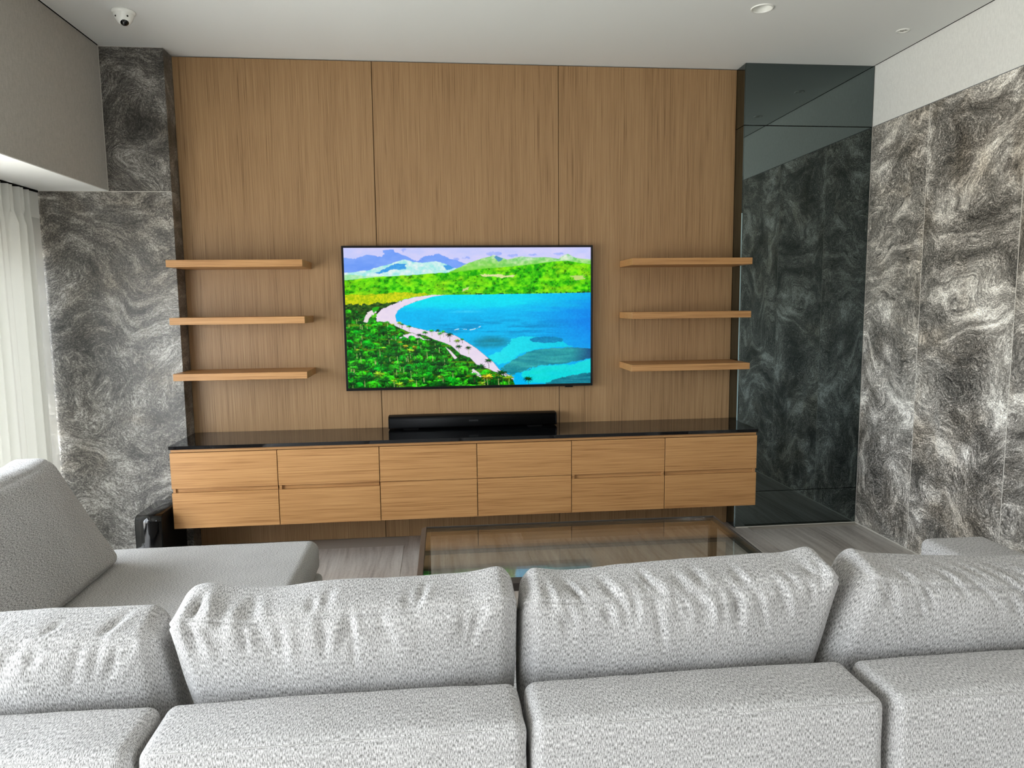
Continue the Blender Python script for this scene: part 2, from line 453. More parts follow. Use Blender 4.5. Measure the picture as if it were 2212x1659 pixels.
# smoked mirror column at the right
wm = box('wall_back_right', XR + 0.006, XW + 0.15, -DM + 0.006, 0.14, -0.05, H + 0.14, 'dark'); struct(wm, 'smoked mirror clad column right of the oak panels')
for za, zb in ((0.006, 0.2575), (0.2605, ZST - 0.002), (ZST + 0.002, H - 0.003)):
    slab('mirror_panel', XR + 0.004, XW - 0.002, -DM, -DM + 0.006, za, zb, 'mirror', wm)
    slab('mirror_panel', XR, XR + 0.006, -DM + 0.003, -0.004, za, zb, 'mirror', wm)
box('edge_highlight', XR - 0.001, XR + 0.0045, -DM - 0.001, -DM + 0.004, 0.775, 2.2, 'glass_edge_glint', wm)  # pale strip paints the highlight along the polished glass corner
box('base_strip', XR + 0.01, XW - 0.003, -DM - 0.004, -DM, 0.0, 0.006, 'grout', wm)

# right wall: granite slabs below, pale wallpaper above
YQ = -5.2
wr = box('wall_right', XW + 0.0008, XW + 0.2, YQ, 0.14, -0.05, H + 0.14, 'grout'); struct(wr, 'right wall of granite slabs under pale wallpaper')
ye = [-DM, -0.703, -1.437] + [-1.437 - 0.73 * k for k in range(1, 11)]
for a, b in zip(ye, ye[1:]):
    b = max(b, YQ)
    if a - b < 0.02: continue
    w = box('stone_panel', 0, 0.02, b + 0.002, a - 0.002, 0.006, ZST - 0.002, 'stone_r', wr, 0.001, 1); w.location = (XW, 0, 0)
box('wallpaper', XW, XW + 0.02, YQ, -DM, ZST + 0.002, H, 'paper_light', wr)
box('shadow_gap', XW - 0.0002, XW + 0.02, YQ, -DM, H + 0.0002, H + 0.13, 'dark', wr)
box('stone_top_trim', XW - 0.001, XW + 0.01, YQ, -DM, ZST - 0.002, ZST + 0.002, 'alu', wr)

wq = empty('wall_right_rear', (XW, -7.1, 0)); struct(wq, 'white right wall around the added rear side window')
for nm, ya, yb, za, zb in (('sill_wall', -6.6, YQ - 0.001, 0.0, 0.3), ('lintel_wall', -6.6, YQ - 0.001, 2.4, H + 0.1), ('side_wall', YB, -6.601, 0.0, H + 0.1)):
    box(nm, 0.0, 0.2, ya + 7.1, yb + 7.1, za, zb, 'white', wq)
w2 = empty('added_window', (XW + 0.1, -5.9, 0.3)); struct(w2, 'unseen side window near the rear, added to brighten the right side')  # unseen window, added to light the right side of the room
for k in range(3): box('window_frame', -0.02, 0.02, -0.7 + k * 0.675, -0.65 + k * 0.675, 0.0, 2.1, 'alu', w2)
for k in range(2): box('window_pane', -0.004, 0.004, -0.649 + k * 0.675, -0.026 + k * 0.675, 0.001, 2.099, 'glass_window', w2)

# left side: bulkhead above the window, soffit, window head and glazing
wl = box('wall_left', XG - 0.2, XB, YB - 0.1, -DC - 0.003, ZB + 0.005, H + 0.14, 'paper_dark'); struct(wl, 'taupe wallpapered bulkhead above the curtained window')
box('shadow_gap', XB - 0.01, XB + 0.0003, YB, -DC - 0.003, H + 0.0002, H + 0.13, 'dark', wl)
tr = box('trim_1', XG - 0.02, XB + 0.0005, YB, -DC - 0.006, ZB, ZB + 0.005, 'white'); struct(tr, 'white soffit board under the bulkhead')
hd = box('trim_2', XG - 0.2, XG, YB, -DC - 0.003, 2.02, ZB, 'head'); struct(hd, 'grey window head behind the curtain')
sw_ = box('wall_left_rear', XG - 0.2, XG, YB, -6.205, -0.05, 2.02, 'white'); struct(sw_, 'unseen white wall shortening the left window to limit its light')  # unseen; closes the window's rear end to cut light on the sofa backs
win = empty('window_1', (XG, -4.4, 0)); struct(win, 'tall left window behind the sheer curtain')
def child_box(name, *a, **k):
    o = box(name, *a, **k); return o
for k in range(5):
    ya = -DC - 0.01 - k * 1.50
    box('window_frame', -0.10, -0.04, ya - 0.05 + 4.4, ya + 4.4, 0.0, 2.02, 'alu', win)
for k in range(4):
    ya = -DC - 0.01 - k * 1.50
    box('window_pane', -0.075, -0.068, ya - 1.50 + 4.4 + 0.001, ya - 0.051 + 4.4, 0.061, 1.96, 'glass_window', win)
box('window_frame', -0.10, -0.04, -6.2 + 4.4, -DC + 4.39, 0.0, 0.06, 'alu', win)
box('window_frame', -0.10, -0.04, -6.2 + 4.4, -DC + 4.39, 1.96, 2.02, 'alu', win)

# rear wall behind the camera
wv = box('wall_rear', XG - 0.2, XW + 0.2, YB - 0.2, YB - 0.0005, -0.05, H + 0.14, 'white'); struct(wv, 'plain white rear wall')

# ------------------------------------------------------------------ ceiling fittings
for cx, cy, r in DOWN:
    t = tag(empty('downlight', (cx, cy, H)), 'wide white recessed downlight near the smoked mirror column', 'downlight')
    lathe('trim_ring', [(r + 0.004, 0.0), (r + 0.003, -0.005), (r - 0.004, -0.006), (r - 0.006, 0.0)], 'white_gloss', t)
    lathe('reflector_cup', [(r - 0.005, -0.003), (r - 0.008, 0.02), (r - 0.018, 0.055), (0.02, 0.075), (0.0, 0.076)], 'white_gloss', t)
names_sp = ['nearest the mirror column', 'second from the mirror column', 'third from the mirror column', 'fourth from the mirror column', 'fifth from the mirror column', 'farthest from the mirror column']
for k, (cx, cy, r) in enumerate(SPOT):
    t = tag(empty('ceiling_spotlight', (cx, cy, H)), 'small white ceiling spotlight along right wall, ' + names_sp[k], 'spotlight', 'spotlights along the right wall')
    lathe('trim_ring', [(r + 0.002, 0.0), (r + 0.001, -0.004), (r - 0.012, -0.004), (r - 0.016, 0.004)], 'white_gloss', t)
    lathe('recess', [(r - 0.016, 0.004), (r - 0.017, 0.03), (0.0, 0.031)], 'dark', t)
    lp = lathe('lamp_head', [(0.013, 0.028), (0.013, -0.002), (0.010, -0.004), (0.0, -0.0045)], 'chrome', t)
# dome camera
t = tag(empty('dome_camera', (-1.852, -0.675, H)), 'white dome security camera on the ceiling', 'security camera')
lathe('base', [(0.058, 0.0), (0.060, -0.004), (0.058, -0.010), (0.050, -0.016)], 'white_gloss', t)
dome = lathe('dome', [(0.052, -0.012), (0.050, -0.025), (0.042, -0.045), (0.031, -0.060), (0.022, -0.068), (0.0, -0.0705)], 'white_gloss', t)
def ball(name, c, r, mat, parent, sc=(1, 1, 1)):
    bm = bmesh.new(); bmesh.ops.create_uvsphere(bm, u_segments=24, v_segments=14, radius=r)
    for v in bm.verts: v.co = Vector((v.co.x * sc[0] + c[0], v.co.y * sc[1] + c[1], v.co.z * sc[2] + c[2]))
    me = bpy.data.meshes.new(name); bm.to_mesh(me); bm.free()
    for p in me.polygons: p.use_smooth = True
    return link(name, me, mat, parent)
ball('lens', (0.006, -0.010, -0.052), 0.0245, 'lens', t)
ln = ball('lens_core', (0.008, -0.031, -0.058), 0.006, 'black_gloss', t)
for sx in (-1, 1): ball('screw_hole', (0.030 * sx + 0.004, -0.036, -0.036), 0.0045, 'dark', t)

# ------------------------------------------------------------------ floating shelves
ZS = [1.890, 1.541, 1.196]
pos = ['top', 'middle', 'bottom']
for side, xa, xb in (('left', XL + 0.001, -1.041), ('right', 1.041, XR - 0.001)):
    for k, z in enumerate(ZS):
        o = box('floating_shelf', -(xb - xa) / 2, (xb - xa) / 2, -0.3205, -0.0005, -0.043, 0.0, 'wood_h', None, 0.001, 1)
        o.location = ((xa + xb) / 2, 0, z)
        tag(o, pos[k] + ' oak floating shelf ' + ('between television and left granite column' if side == 'left' else 'between television and smoked mirror'), 'shelf', 'floating oak shelves beside the television')

# ------------------------------------------------------------------ media cabinet
YF = -0.464
cb = tag(empty('media_cabinet', (0, YF, 0.26)), 'long wall-hung oak media cabinet with twelve drawer fronts', 'cabinet')
O = Vector((0, YF, 0.26))
def cbox(name, x0, x1, y0, y1, z0, z1, mat, bevel=0.0, parent=cb, off=O):
    cx = (x0 + x1) / 2
    o = box(name, x0 - cx, x1 - cx, y0 - off.y, y1 - off.y, z0 - off.z, z1 - off.z, mat, parent, bevel, 1); o.location = (cx, 0, 0); return o
cbox('body', XL + 0.006, XR - 0.006, YF + 0.055, -0.001, 0.262, 0.752, 'wood_h')
cbox('top_rail', XL + 0.006, XR - 0.006, YF + 0.010, YF + 0.055, 0.7335, 0.752, 'wood_h')
cbox('bottom_rail', XL + 0.015, XR - 0.015, YF + 0.022, YF + 0.055, 0.256, 0.262, 'wood_h')
xs = [XL + 0.001, -1.2165, -0.600, 0.0075, 0.6125, 1.2265, XR - 0.001]
cbox('gap_shade_plate', XL + 0.008, XR - 0.008, YF + 0.0205, YF + 0.0255, 0.264, 0.478, 'dark')  # dark plates put in to paint the shade behind the drawer gaps
cbox('gap_shade_plate', XL + 0.008, XR - 0.008, YF + 0.0205, YF + 0.0255, 0.516, 0.733, 'dark')
for k in range(6):
    a, b = xs[k] + 0.0022, xs[k + 1] - 0.0022
    cbox('drawer_front', a, b, YF, YF + 0.019, 0.5105, 0.7305, 'wood_h', 0.0008)
    if k in (0, 1, 4, 5): cbox('groove_back', a + 0.004, b - 0.004, YF + 0.0185, YF + 0.054, 0.4845, 0.5095, 'wood_h')
    top = 0.4835 if k in (0, 1, 4, 5) else 0.5075
    if k in (2, 3):   # tall flap fronts in the middle, slightly set back at the top
        cbox('drawer_front', a, b, YF + 0.001, YF + 0.020, 0.262, top, 'wood_h', 0.0008)
    else:
        cbox('drawer_front', a, b, YF, YF + 0.019, 0.262, top, 'wood_h', 0.0008)
for x in (XL + 0.016, -1.2165 + 0.012, 0.6125 + 0.012, 1.2265 - 0.012, XR - 0.016):
    cbox('groove_divider', x - 0.008, x + 0.008, YF + 0.006, YF + 0.0182, 0.4842, 0.5098, 'wood_h')
ct = box('countertop', XL + 0.001, XR - 0.001, YF - 0.008, -0.0005, 0.7525, 0.774, 'granite', None, 0.001, 1)
tag(ct, 'polished black granite countertop on the oak media cabinet', 'countertop')

# ------------------------------------------------------------------ soundbar on the countertop
sb = tag(empty('soundbar', (0.006, -0.075, 0.774)), 'long black soundbar on the granite countertop under the television', 'soundbar')
prof = []
for k in range(9):   # rounded front top
    a = math.pi / 2 * k / 8; prof.append((-0.055 + 0.028 - 0.028 * math.sin(a), 0.090 - 0.028 + 0.028 * math.cos(a)))
prof += [(-0.055, 0.02), (-0.050, 0.009), (0.050, 0.009), (0.055, 0.02), (0.055, 0.080), (0.045, 0.090)]
prism('grille_body', prof, 'x', -0.560, 0.560, 'black', sb, True)
for s in (-1, 1):
    prism('end_cap', [(y * 1.0, z) for y, z in prof], 'x', min(s * 0.560, s * 0.568), max(s * 0.560, s * 0.568), 'black', sb, True)
    box('foot', s * 0.42 - 0.05, s * 0.42 + 0.05, -0.04, 0.04, 0.0, 0.009, 'dark', sb)
cu = bpy.data.curves.new('logo', 'FONT'); cu.body = 'SONOS'; cu.size = 0.016; cu.align_x = 'CENTER'; cu.align_y = 'CENTER'; cu.extrude = 0.0002; cu.space_character = 1.25
tmp = bpy.data.objects.new('tmp', cu); COL.objects.link(tmp)
bpy.context.view_layer.update()
me = bpy.data.meshes.new_from_object(tmp.evaluated_get(bpy.context.evaluated_depsgraph_get())); bpy.data.objects.remove(tmp)
me.materials.clear()
lg = link('logo', me, 'logo', sb); lg.rotation_euler = (math.pi / 2, 0, 0); lg.location = (0, -0.0555, 0.052)

# ------------------------------------------------------------------ television
ZTV = 1.5154; TW, TH = 1.675, 0.957
tv = tag(empty('television', (0, -0.03, ZTV - TH / 2)), 'large wall-mounted flat television showing a tropical bay', 'television')
def tbox(name, x0, x1, y0, y1, z0, z1, mat, bevel=0.0): return box(name, x0, x1, y0 + 0.03, y1 + 0.03, z0 - (ZTV - TH / 2), z1 - (ZTV - TH / 2), mat, tv, bevel, 1)
z0, z1 = ZTV - TH / 2, ZTV + TH / 2; bz = 0.0135
tbox('back_panel', -TW / 2 + 0.004, TW / 2 - 0.004, -0.052, -0.012, z0 + 0.004, z1 - 0.004, 'black')
tbox('wall_bracket', -0.3, 0.3, -0.012, -0.0005, ZTV - 0.2, ZTV + 0.2, 'black')
tbox('bezel', -TW / 2, TW / 2, -0.060, -0.046, z1 - bz, z1, 'bezel', 0.001)
tbox('bezel', -TW / 2, TW / 2, -0.060, -0.046, z0, z0 + bz + 0.004, 'bezel', 0.001)
tbox('bezel', -TW / 2, -TW / 2 + bz, -0.060, -0.046, z0 + bz + 0.0041, z1 - bz - 0.0001, 'bezel')
tbox('bezel', TW / 2 - bz, TW / 2, -0.060, -0.046, z0 + bz + 0.0041, z1 - bz - 0.0001, 'bezel')
tbox('sensor', 0.645, 0.70, -0.058, -0.04, z0 - 0.008, z0 - 0.0002, 'bezel', 0.002)

# picture on the screen: a bay with beach, palms, hills, painted per grid point
def vnoise(x, y, seed):
    xi = np.floor(x).astype(np.int64); yi = np.floor(y).astype(np.int64); fx = x - xi; fy = y - yi
    fx = fx * fx * (3 - 2 * fx); fy = fy * fy * (3 - 2 * fy)
    def hsh(a, b):
        n = (a * 374761393 + b * 668265263 + seed * 1442695041) & 0x7fffffff
        n = ((n ^ (n >> 13)) * 1274126177) & 0x7fffffff
        return ((n ^ (n >> 16)) & 0xffff) / 65535.0
    return (hsh(xi, yi) * (1 - fx) + hsh(xi + 1, yi) * fx) * (1 - fy) + (hsh(xi, yi + 1) * (1 - fx) + hsh(xi + 1, yi + 1) * fx) * fy
def fbm(x, y, seed, o=4):
    s = 0; a = 0.5; t_ = 0
    for k in range(o):
        s = s + a * vnoise(x * 2 ** k, y * 2 ** k, seed + k * 7); t_ += a; a *= 0.55
    return s / t_
def inpoly(X, Y, pts):
    ins = np.zeros(X.shape, bool); n = len(pts)
    for k in range(n):
        (xa, ya), (xb, yb) = pts[k], pts[(k + 1) % n]
        if ya == yb: continue
        cond = ((ya > Y) != (yb > Y)) & (X < (xb - xa) * (Y - ya) / (yb - ya) + xa)
        ins ^= cond
    return ins
def paint(nx, ny):
    s, t_ = np.meshgrid(np.linspace(0, 1, nx), np.linspace(0, 1, ny))
    Y = 127 + t_ * (1085 - 30 * s); X = 146 + 44 * t_ + s * (1910 - 48 * t_)
    img = np.zeros(X.shape + (3,))
    def C(*c): return np.array(c, float)
    def put(mask, col): img[mask] = col[mask] if getattr(col, 'ndim', 1) == 3 else col
    def lerp(a, b, f): f = np.clip(f, 0, 1)[..., None]; return a * (1 - f) + b * f
    n1 = fbm(X / 90, Y / 40, 1); n2 = fbm(X / 28, Y / 22, 2); n3 = fbm(X / 11, Y / 10, 3, 3); n4 = fbm(X / 160, Y / 18, 4)
    jx = (n2 - 0.5) * 60 + (n3 - 0.5) * 24; jy = (n1 - 0.5) * 60 + (n3 - 0.5) * 22
    # sky
    put(np.ones(X.shape, bool), lerp(C(216, 212, 250), C(196, 204, 252), n1 * 1.6 - 0.3))
    blue = [(100, 205), (240, 218), (330, 185), (445, 195), (450, 150), (520, 132), (545, 160), (590, 182), (640, 203), (700, 225), (770, 190), (870, 175), (960, 215), (1040, 235), (1100, 258), (1000, 300), (100, 350)]
    bcol = lerp(C(104, 152, 246), C(134, 172, 252), n1 * 1.5 - 0.2)
    put(inpoly(X + jx * 0.5, Y + jy * 0.6, blue), bcol)
    for cx, cy, rx, ry in ((1290, 178, 55, 16), (1440, 190, 40, 12), (1600, 185, 30, 10), (1800, 175, 28, 12), (600, 150, 22, 14), (1000, 215, 30, 8), (1080, 210, 22, 7)):
        put(((X + jx - cx) / rx) ** 2 + ((Y + jy * 0.4 - cy) / ry) ** 2 < 1, lerp(C(150, 172, 250), C(188, 198, 252), n2))
    # far cyan mountains
    mt = [(100, 328), (230, 312), (330, 300), (390, 283), (470, 258), (540, 240), (600, 218), (660, 232), (720, 244), (850, 234), (920, 252), (970, 280), (1010, 290), (1020, 345), (100, 380)]
    put(inpoly(X, Y + (n2 - 0.5) * 14, mt), lerp(C(150, 232, 228), C(232, 246, 244), (n2 - 0.25) * 1.9))
    put(inpoly(X + jx * 0.5, Y + (n2 - 0.5) * 22, [(385, 322), (440, 300), (500, 268), (560, 248), (625, 250), (612, 285), (520, 300), (420, 330)]), lerp(C(40, 140, 225), C(90, 180, 238), n3))
    put(inpoly(X + jx * 0.3, Y + (n2 - 0.5) * 14, [(900, 265), (940, 258), (985, 285), (930, 300)]), C(70, 160, 228))
    put(inpoly(X, Y + (n2 - 0.5) * 10, [(100, 345), (200, 330), (330, 345), (520, 345), (520, 375), (100, 392)]), lerp(C(120, 225, 140), C(215, 240, 205), n2 * 1.2))
    # right ridge
    rd = [(950, 312), (1040, 275), (1100, 245), (1190, 215), (1290, 188), (1345, 205), (1400, 222), (1500, 198), (1600, 206), (1700, 203), (1800, 214), (1840, 190), (1872, 178), (1910, 200), (1960, 215), (2080, 225), (2080, 330), (950, 345)]
    put(inpoly(X, Y + (n2 - 0.5) * 12, rd), lerp(lerp(C(120, 205, 120), C(228, 240, 222), (n2 - 0.3) * 2.2), C(120, 215, 40), (Y - 200 - (n1 - .5) * 80) / 130 * 1.0))
    put(inpoly(X + jx * .2, Y + (n2 - 0.5) * 10, [(1295, 205), (1310, 192), (1365, 215), (1330, 240)]), C(84, 150, 190))
    # green hills
    gh = [(100, 378), (250, 366), (400, 352), (560, 342), (700, 334), (860, 322), (1000, 316), (1100, 302), (1200, 290), (1350, 280), (1500, 268), (1640, 252), (1750, 238), (1870, 232), (1960, 248), (2080, 262), (2080, 476), (1500, 486), (1000, 489), (880, 492), (720, 500), (600, 525), (500, 560), (430, 580), (100, 600)]
    g = lerp(C(20, 160, 0), C(120, 240, 10), (n2 - 0.3) * 2.4); g = lerp(g, C(190, 238, 20), (n1 - 0.42) * 1.6)
    dk = (n3 < 0.36) & (n2 < 0.52); g[dk] = g[dk] * 0.62
    put(inpoly(X, Y + (n2 - 0.5) * 10, gh), g)
    put(inpoly(X + jx, Y + jy * 0.5, [(1180, 335), (1300, 332), (1460, 345), (1440, 362), (1330, 350), (1200, 350)]), lerp(C(205, 225, 130), C(240, 228, 190), n2))
    put(inpoly(X + jx, Y + jy * 0.4, [(1050, 445), (1110, 425), (1100, 445), (1040, 468)]), C(205, 215, 140))
    put(inpoly(X + jx, Y + jy * 0.4, [(1900, 350), (2000, 345), (2000, 375), (1930, 378)]), C(190, 215, 120))
    yl = [(100, 492), (320, 482), (600, 470), (800, 478), (760, 496), (620, 515), (500, 560), (420, 590), (100, 590)]
    put(inpoly(X, Y + (n2 - 0.5) * 26, yl), lerp(C(150, 190, 0), C(226, 224, 20), (n3 - 0.25) * 2))
    rock = (Y > 466 + (2056 - X) * 0.012) & (Y < 490 - (X - 1000) * 0.012) & (X > 1150) & (n3 < 0.46)
    put(rock, C(40, 70, 30))
    # water
    wt = [(920, 489), (820, 502), (700, 538), (620, 568), (560, 602), (540, 640), (548, 690), (640, 727), (780, 762), (920, 778), (1000, 803), (1080, 850), (1160, 902), (1230, 962), (1290, 1012), (1335, 1070), (1430, 1120), (1470, 1230), (2120, 1230), (2120, 474), (1500, 484)]
    wm_ = inpoly(X, Y, wt)
    w = lerp(C(0, 222, 246), C(0, 186, 246), (Y - 560) / 60 + (n4 - 0.5)); w = lerp(w, C(0, 132, 236), (X - 1480) / 560 * (1 - np.abs(Y - 700) / 420) * 1.1 + (n4 - 0.5) * 0.35)
    w = lerp(w, C(0, 226, 240), np.exp(-((Y - 522) / 26) ** 2) * np.clip((1500 - X) / 500, 0, 1) * 0.9)
    w = lerp(w, C(90, 215, 250), np.exp(-((Y - 618) / 10) ** 2 - ((X - 1080) / 130) ** 2) * 0.6)
    w = lerp(w, C(0, 130, 190), np.clip((n4 - 0.42) * 4, 0, 0.7) * np.exp(-((Y - 745) / 70) ** 2) * np.clip((X - 700) / 300, 0, 1) * np.clip((2000 - X) / 400, 0.15, 1))
    w = lerp(w, C(20, 128, 150), 0.75 * np.exp(-(((X - 1270) / 150) ** 2 + ((Y - 855) / 48) ** 2) ** 2) * (0.5 + n4))
    lt = inpoly(X + jx * 1.0, Y + jy * 0.5, [(1230, 962), (1330, 930), (1400, 880), (1420, 825), (1560, 808), (1720, 815), (1830, 850), (1900, 890), (1700, 900), (1500, 940), (1430, 1000), (1330, 1040)])
    w[lt] = lerp(C(30, 226, 238), C(0, 205, 235), (X - 1300) / 520)[lt]
    el = ((X - 1700) / 135) ** 2 + ((Y - 838) / 24) ** 2 + (n2 - 0.5) < 1
    w[el] = lerp(C(0, 120, 175), C(10, 150, 200), n3)[el]
    rf_ = inpoly(X + jx * 1.0, Y + jy * 0.5, [(1380, 1040), (1440, 990), (1560, 930), (1700, 905), (1880, 898), (2120, 905), (2120, 965), (1960, 1000), (1850, 1030), (1640, 1040), (1540, 1075), (1420, 1110), (1340, 1070)])
    w[rf_] = lerp(lerp(C(60, 178, 176), C(20, 130, 150), n4 * 1.7 - 0.3), C(24, 84, 130), (X - 1900) / 140)[rf_]
    lt2 = inpoly(X + jx * 1.0, Y + jy * 0.5, [(1500, 1090), (1640, 1045), (1900, 1035), (2120, 960), (2120, 1080), (1850, 1130), (1700, 1180), (1560, 1170)])
    w[lt2] = lerp(C(10, 226, 214), C(20, 212, 232), n4)[lt2]
    dk2 = inpoly(X + jx * 1.0, Y + jy * 0.5, [(1690, 1170), (1850, 1130), (1960, 1110), (2120, 1082), (2120, 1230), (1720, 1230)])
    w[dk2] = lerp(C(10, 96, 122), C(40, 150, 165), n4 * 1.8 - 0.4)[dk2]
    w += ((n3 - 0.5) * 26)[..., None]
    foam = (np.abs(Y - 765 - 10 * np.sin(X / 34.0) + (X - 1000) * 0.15) < 3.2) & (X > 990) & (X < 1200) & (n3 > 0.45); w[foam] = C(190, 235, 245)
    put(wm_, w)
    # sand
    sd = [(925, 487), (820, 500), (700, 537), (620, 568), (560, 602), (540, 640), (548, 692), (640, 728), (780, 764), (920, 780), (1000, 805), (1080, 852), (1160, 904), (1230, 964), (1290, 1014), (1335, 1072), (1430, 1125), (1450, 1150), (1330, 1100), (1250, 1062), (1160, 1030), (1110, 975), (1040, 950), (965, 880), (905, 855), (840, 835), (770, 800), (700, 790), (640, 770), (560, 735), (480, 695), (400, 690), (395, 640), (430, 600), (520, 560), (620, 522), (720, 500), (820, 489)]
    scol = lerp(C(226, 212, 236), C(242, 228, 242), n2)
    sm = inpoly(X + (n3 - 0.5) * 10, Y + (n3 - 0.5) * 10, sd); put(sm, scol)
    # forest floor
    fr = (~wm_) & (~sm) & (Y > 556 + (n2 - 0.5) * 40 - np.clip((X - 300) * 0.05, -10, 30)) & (X < 1480)
    f = lerp(C(6, 40, 6), C(20, 150, 14), (n2 - 0.25) * 2.0); f = lerp(f, C(50, 215, 30), (n3 - 0.5) * 2.6 * (n1 > 0.4)); f = lerp(f, C(120, 150, 14), np.clip((n4 - 0.58) * 5, 0, 0.8))
    up = np.clip((690 - Y) / 90, 0, 1) ; f = lerp(f, lerp(C(14, 44, 14), C(90, 120, 40), n3 * 1.6 - 0.4), up * 0.8)
    f[(n3 < 0.3)] *= 0.4
    put(fr, f)
    for ply, cc in (([(300, 690), (330, 620), (370, 605), (400, 615), (350, 660), (330, 700)], (236, 224, 226)), ([(590, 800), (660, 780), (720, 800), (760, 830), (820, 835), (660, 835)], (238, 222, 238)), ([(500, 825), (560, 812), (600, 812), (560, 830)], (214, 232, 240)), ([(920, 890), (960, 920), (1010, 975), (990, 985), (950, 930)], (236, 222, 232)), ([(1130, 1060), (1200, 1110), (1200, 1135), (1125, 1095)], (236, 222, 232)), ([(370, 640), (400, 625), (400, 655), (360, 660)], (90, 200, 20)), ([(365, 590), (420, 575), (410, 600), (375, 625)], (40, 170, 20))):
        put(inpoly(X + (n3 - 0.5) * 14, Y + (n3 - 0.5) * 12, ply), C(*cc))
    # tree crowns and palms
    rng = np.random.RandomState(5)
    px = 1910.0 / nx
    def win(cx, cy, r):
        jx0 = max(0, int(((cx - r) - 190) / px) - 6); jx1 = min(nx, int(((cx + r) - 146) / px) + 8)
        py = 1085.0 / ny; jy0 = max(0, int((cy - r - 127) / py) - 4); jy1 = min(ny, int((cy + r - 127) / py * 1.03) + 6)
        return slice(jy0, jy1), slice(jx0, jx1)
    def shore_ok(x, y):
        return y > 560 and inpoly(np.array([float(x)]), np.array([float(y)]), [(150, 560), (300, 570), (310, 680), (470, 705), (560, 750), (640, 800), (830, 850), (900, 900), (980, 990), (1130, 1040), (1240, 1080), (1430, 1150), (1440, 1240), (150, 1240)])[0]
    for k in range(300):
        cx, cy = rng.uniform(150, 1440), rng.uniform(600, 1215)
        if not shore_ok(cx, cy): continue
        r = rng.uniform(20, 46) * (0.5 + 0.6 * (cy - 560) / 650); a, b = win(cx, cy, r)
        xx, yy = X[a, b], Y[a, b]; d = ((xx - cx) / r) ** 2 + ((yy - cy) / (r * 0.72)) ** 2 + (n3[a, b] - 0.5) * 1.1
        mk = d < 1; lit = np.clip(0.55 - (yy - cy) / r * 0.5 + (n3[a, b] - 0.5) * 1.3, 0, 1)[..., None]
        base = np.array([(14, 205, 34), (10, 160, 22), (60, 225, 24), (8, 110, 20)][rng.randint(4)], float)
        cc = base * (0.22 + 0.95 * lit); sub = img[a, b]; sub[mk] = cc[mk]
    def seg(a, b, x0, y0, x1, y1, wd, col):
        xx, yy = X[a, b], Y[a, b]; dx, dy = x1 - x0, y1 - y0; L = dx * dx + dy * dy + 1e-9
        u = np.clip(((xx - x0) * dx + (yy - y0) * dy) / L, 0, 1); d = np.hypot(xx - x0 - u * dx, yy - y0 - u * dy)
        sub = img[a, b]; sub[d < wd * (1.15 - 0.8 * u)] = col
    palms = [(570, 700, 20), (590, 712, 16), (643, 728, 20), (765, 775, 24), (815, 762, 22), (862, 760, 20), (878, 785, 20), (903, 770, 22), (950, 792, 30), (1010, 840, 26), (1048, 830, 16), (1022, 885, 26), (1095, 895, 26), (1250, 995, 32), (1190, 1040, 40), (1240, 1120, 46), (1350, 1090, 46), (1405, 1130, 44), (1558, 1140, 38), (700, 1000, 40), (820, 930, 36), (840, 850, 30), (870, 880, 28), (720, 795, 24), (480, 695, 18), (520, 715, 18)]
    for k in range(190):
        cx, cy = rng.uniform(170, 1420), rng.uniform(620, 1190)
        if shore_ok(cx, cy): palms.append((cx, cy, rng.uniform(20, 38) * (0.55 + 0.75 * (cy - 560) / 650)))
    palms.sort(key=lambda p: p[1])
    for cx, cy, r in palms:
        a, b = win(cx, cy, r * 2.6)
        seg(a, b, cx + r * 0.15, cy + r * 1.9, cx, cy, 2.0, C(176, 190, 120) if rng.rand() < 0.6 else C(60, 60, 40))
        tone = [(10, 70, 20), (40, 150, 24), (120, 160, 30), (150, 140, 30)][rng.choice(4, p=[.46, .40, .12, .02])]
        for q in range(11):
            ang = 2 * math.pi * q / 11 + rng.uniform(-.2, .2); ex, ey = cx + r * math.cos(ang), cy + r * 0.62 * math.sin(ang) + r * 0.16
            sh = rng.uniform(0.55, 1.35) * (1.25 if math.sin(ang) < 0 else 0.75)
            seg(a, b, cx, cy, ex, ey, r * 0.13, np.clip(np.array(tone, float) * sh, 0, 255))
    img = np.clip(img, 0, 255) / 255.0
    lin = np.where(img <= 0.04045, img / 12.92, ((img + 0.055) / 1.055) ** 2.4)
    return lin
def screen():
    nx, ny = 620, 350
    lin = paint(nx * 2, ny * 2).reshape(ny, 2, nx, 2, 3).mean((1, 3))
    xa, xb = -TW / 2 + bz - 0.002, TW / 2 - bz + 0.002; za, zb = z0 + bz + 0.002, z1 - bz + 0.002
    gx, gz = np.meshgrid(np.linspace(xa, xb, nx), np.linspace(zb, za, ny))
    V = np.stack([gx, np.full_like(gx, -0.0545 + 0.03), gz - (ZTV - TH / 2)], -1).reshape(-1, 3)
    idx = np.arange(nx * ny).reshape(ny, nx)
    F = np.stack([idx[1:, :-1], idx[1:, 1:], idx[:-1, 1:], idx[:-1, :-1]], -1).reshape(-1, 4)
    me = bpy.data.meshes.new('screen'); me.vertices.add(len(V)); me.vertices.foreach_set('co', V.astype(np.float32).ravel())
    me.loops.add(F.size); me.loops.foreach_set('vertex_index', F.astype(np.int32).ravel())
    me.polygons.add(len(F)); me.polygons.foreach_set('loop_start', np.arange(0, F.size, 4, dtype=np.int32)); me.update(calc_edges=True)
    at = me.color_attributes.new('picture', 'FLOAT_COLOR', 'POINT')
    rgba = np.concatenate([lin.reshape(-1, 3), np.ones((nx * ny, 1))], 1)
    at.data.foreach_set('color', rgba.astype(np.float32).ravel())
    o = link('screen', me, 'screen', tv); o['label'] = 'lit screen with a turquoise bay, white beach and palms'
screen()

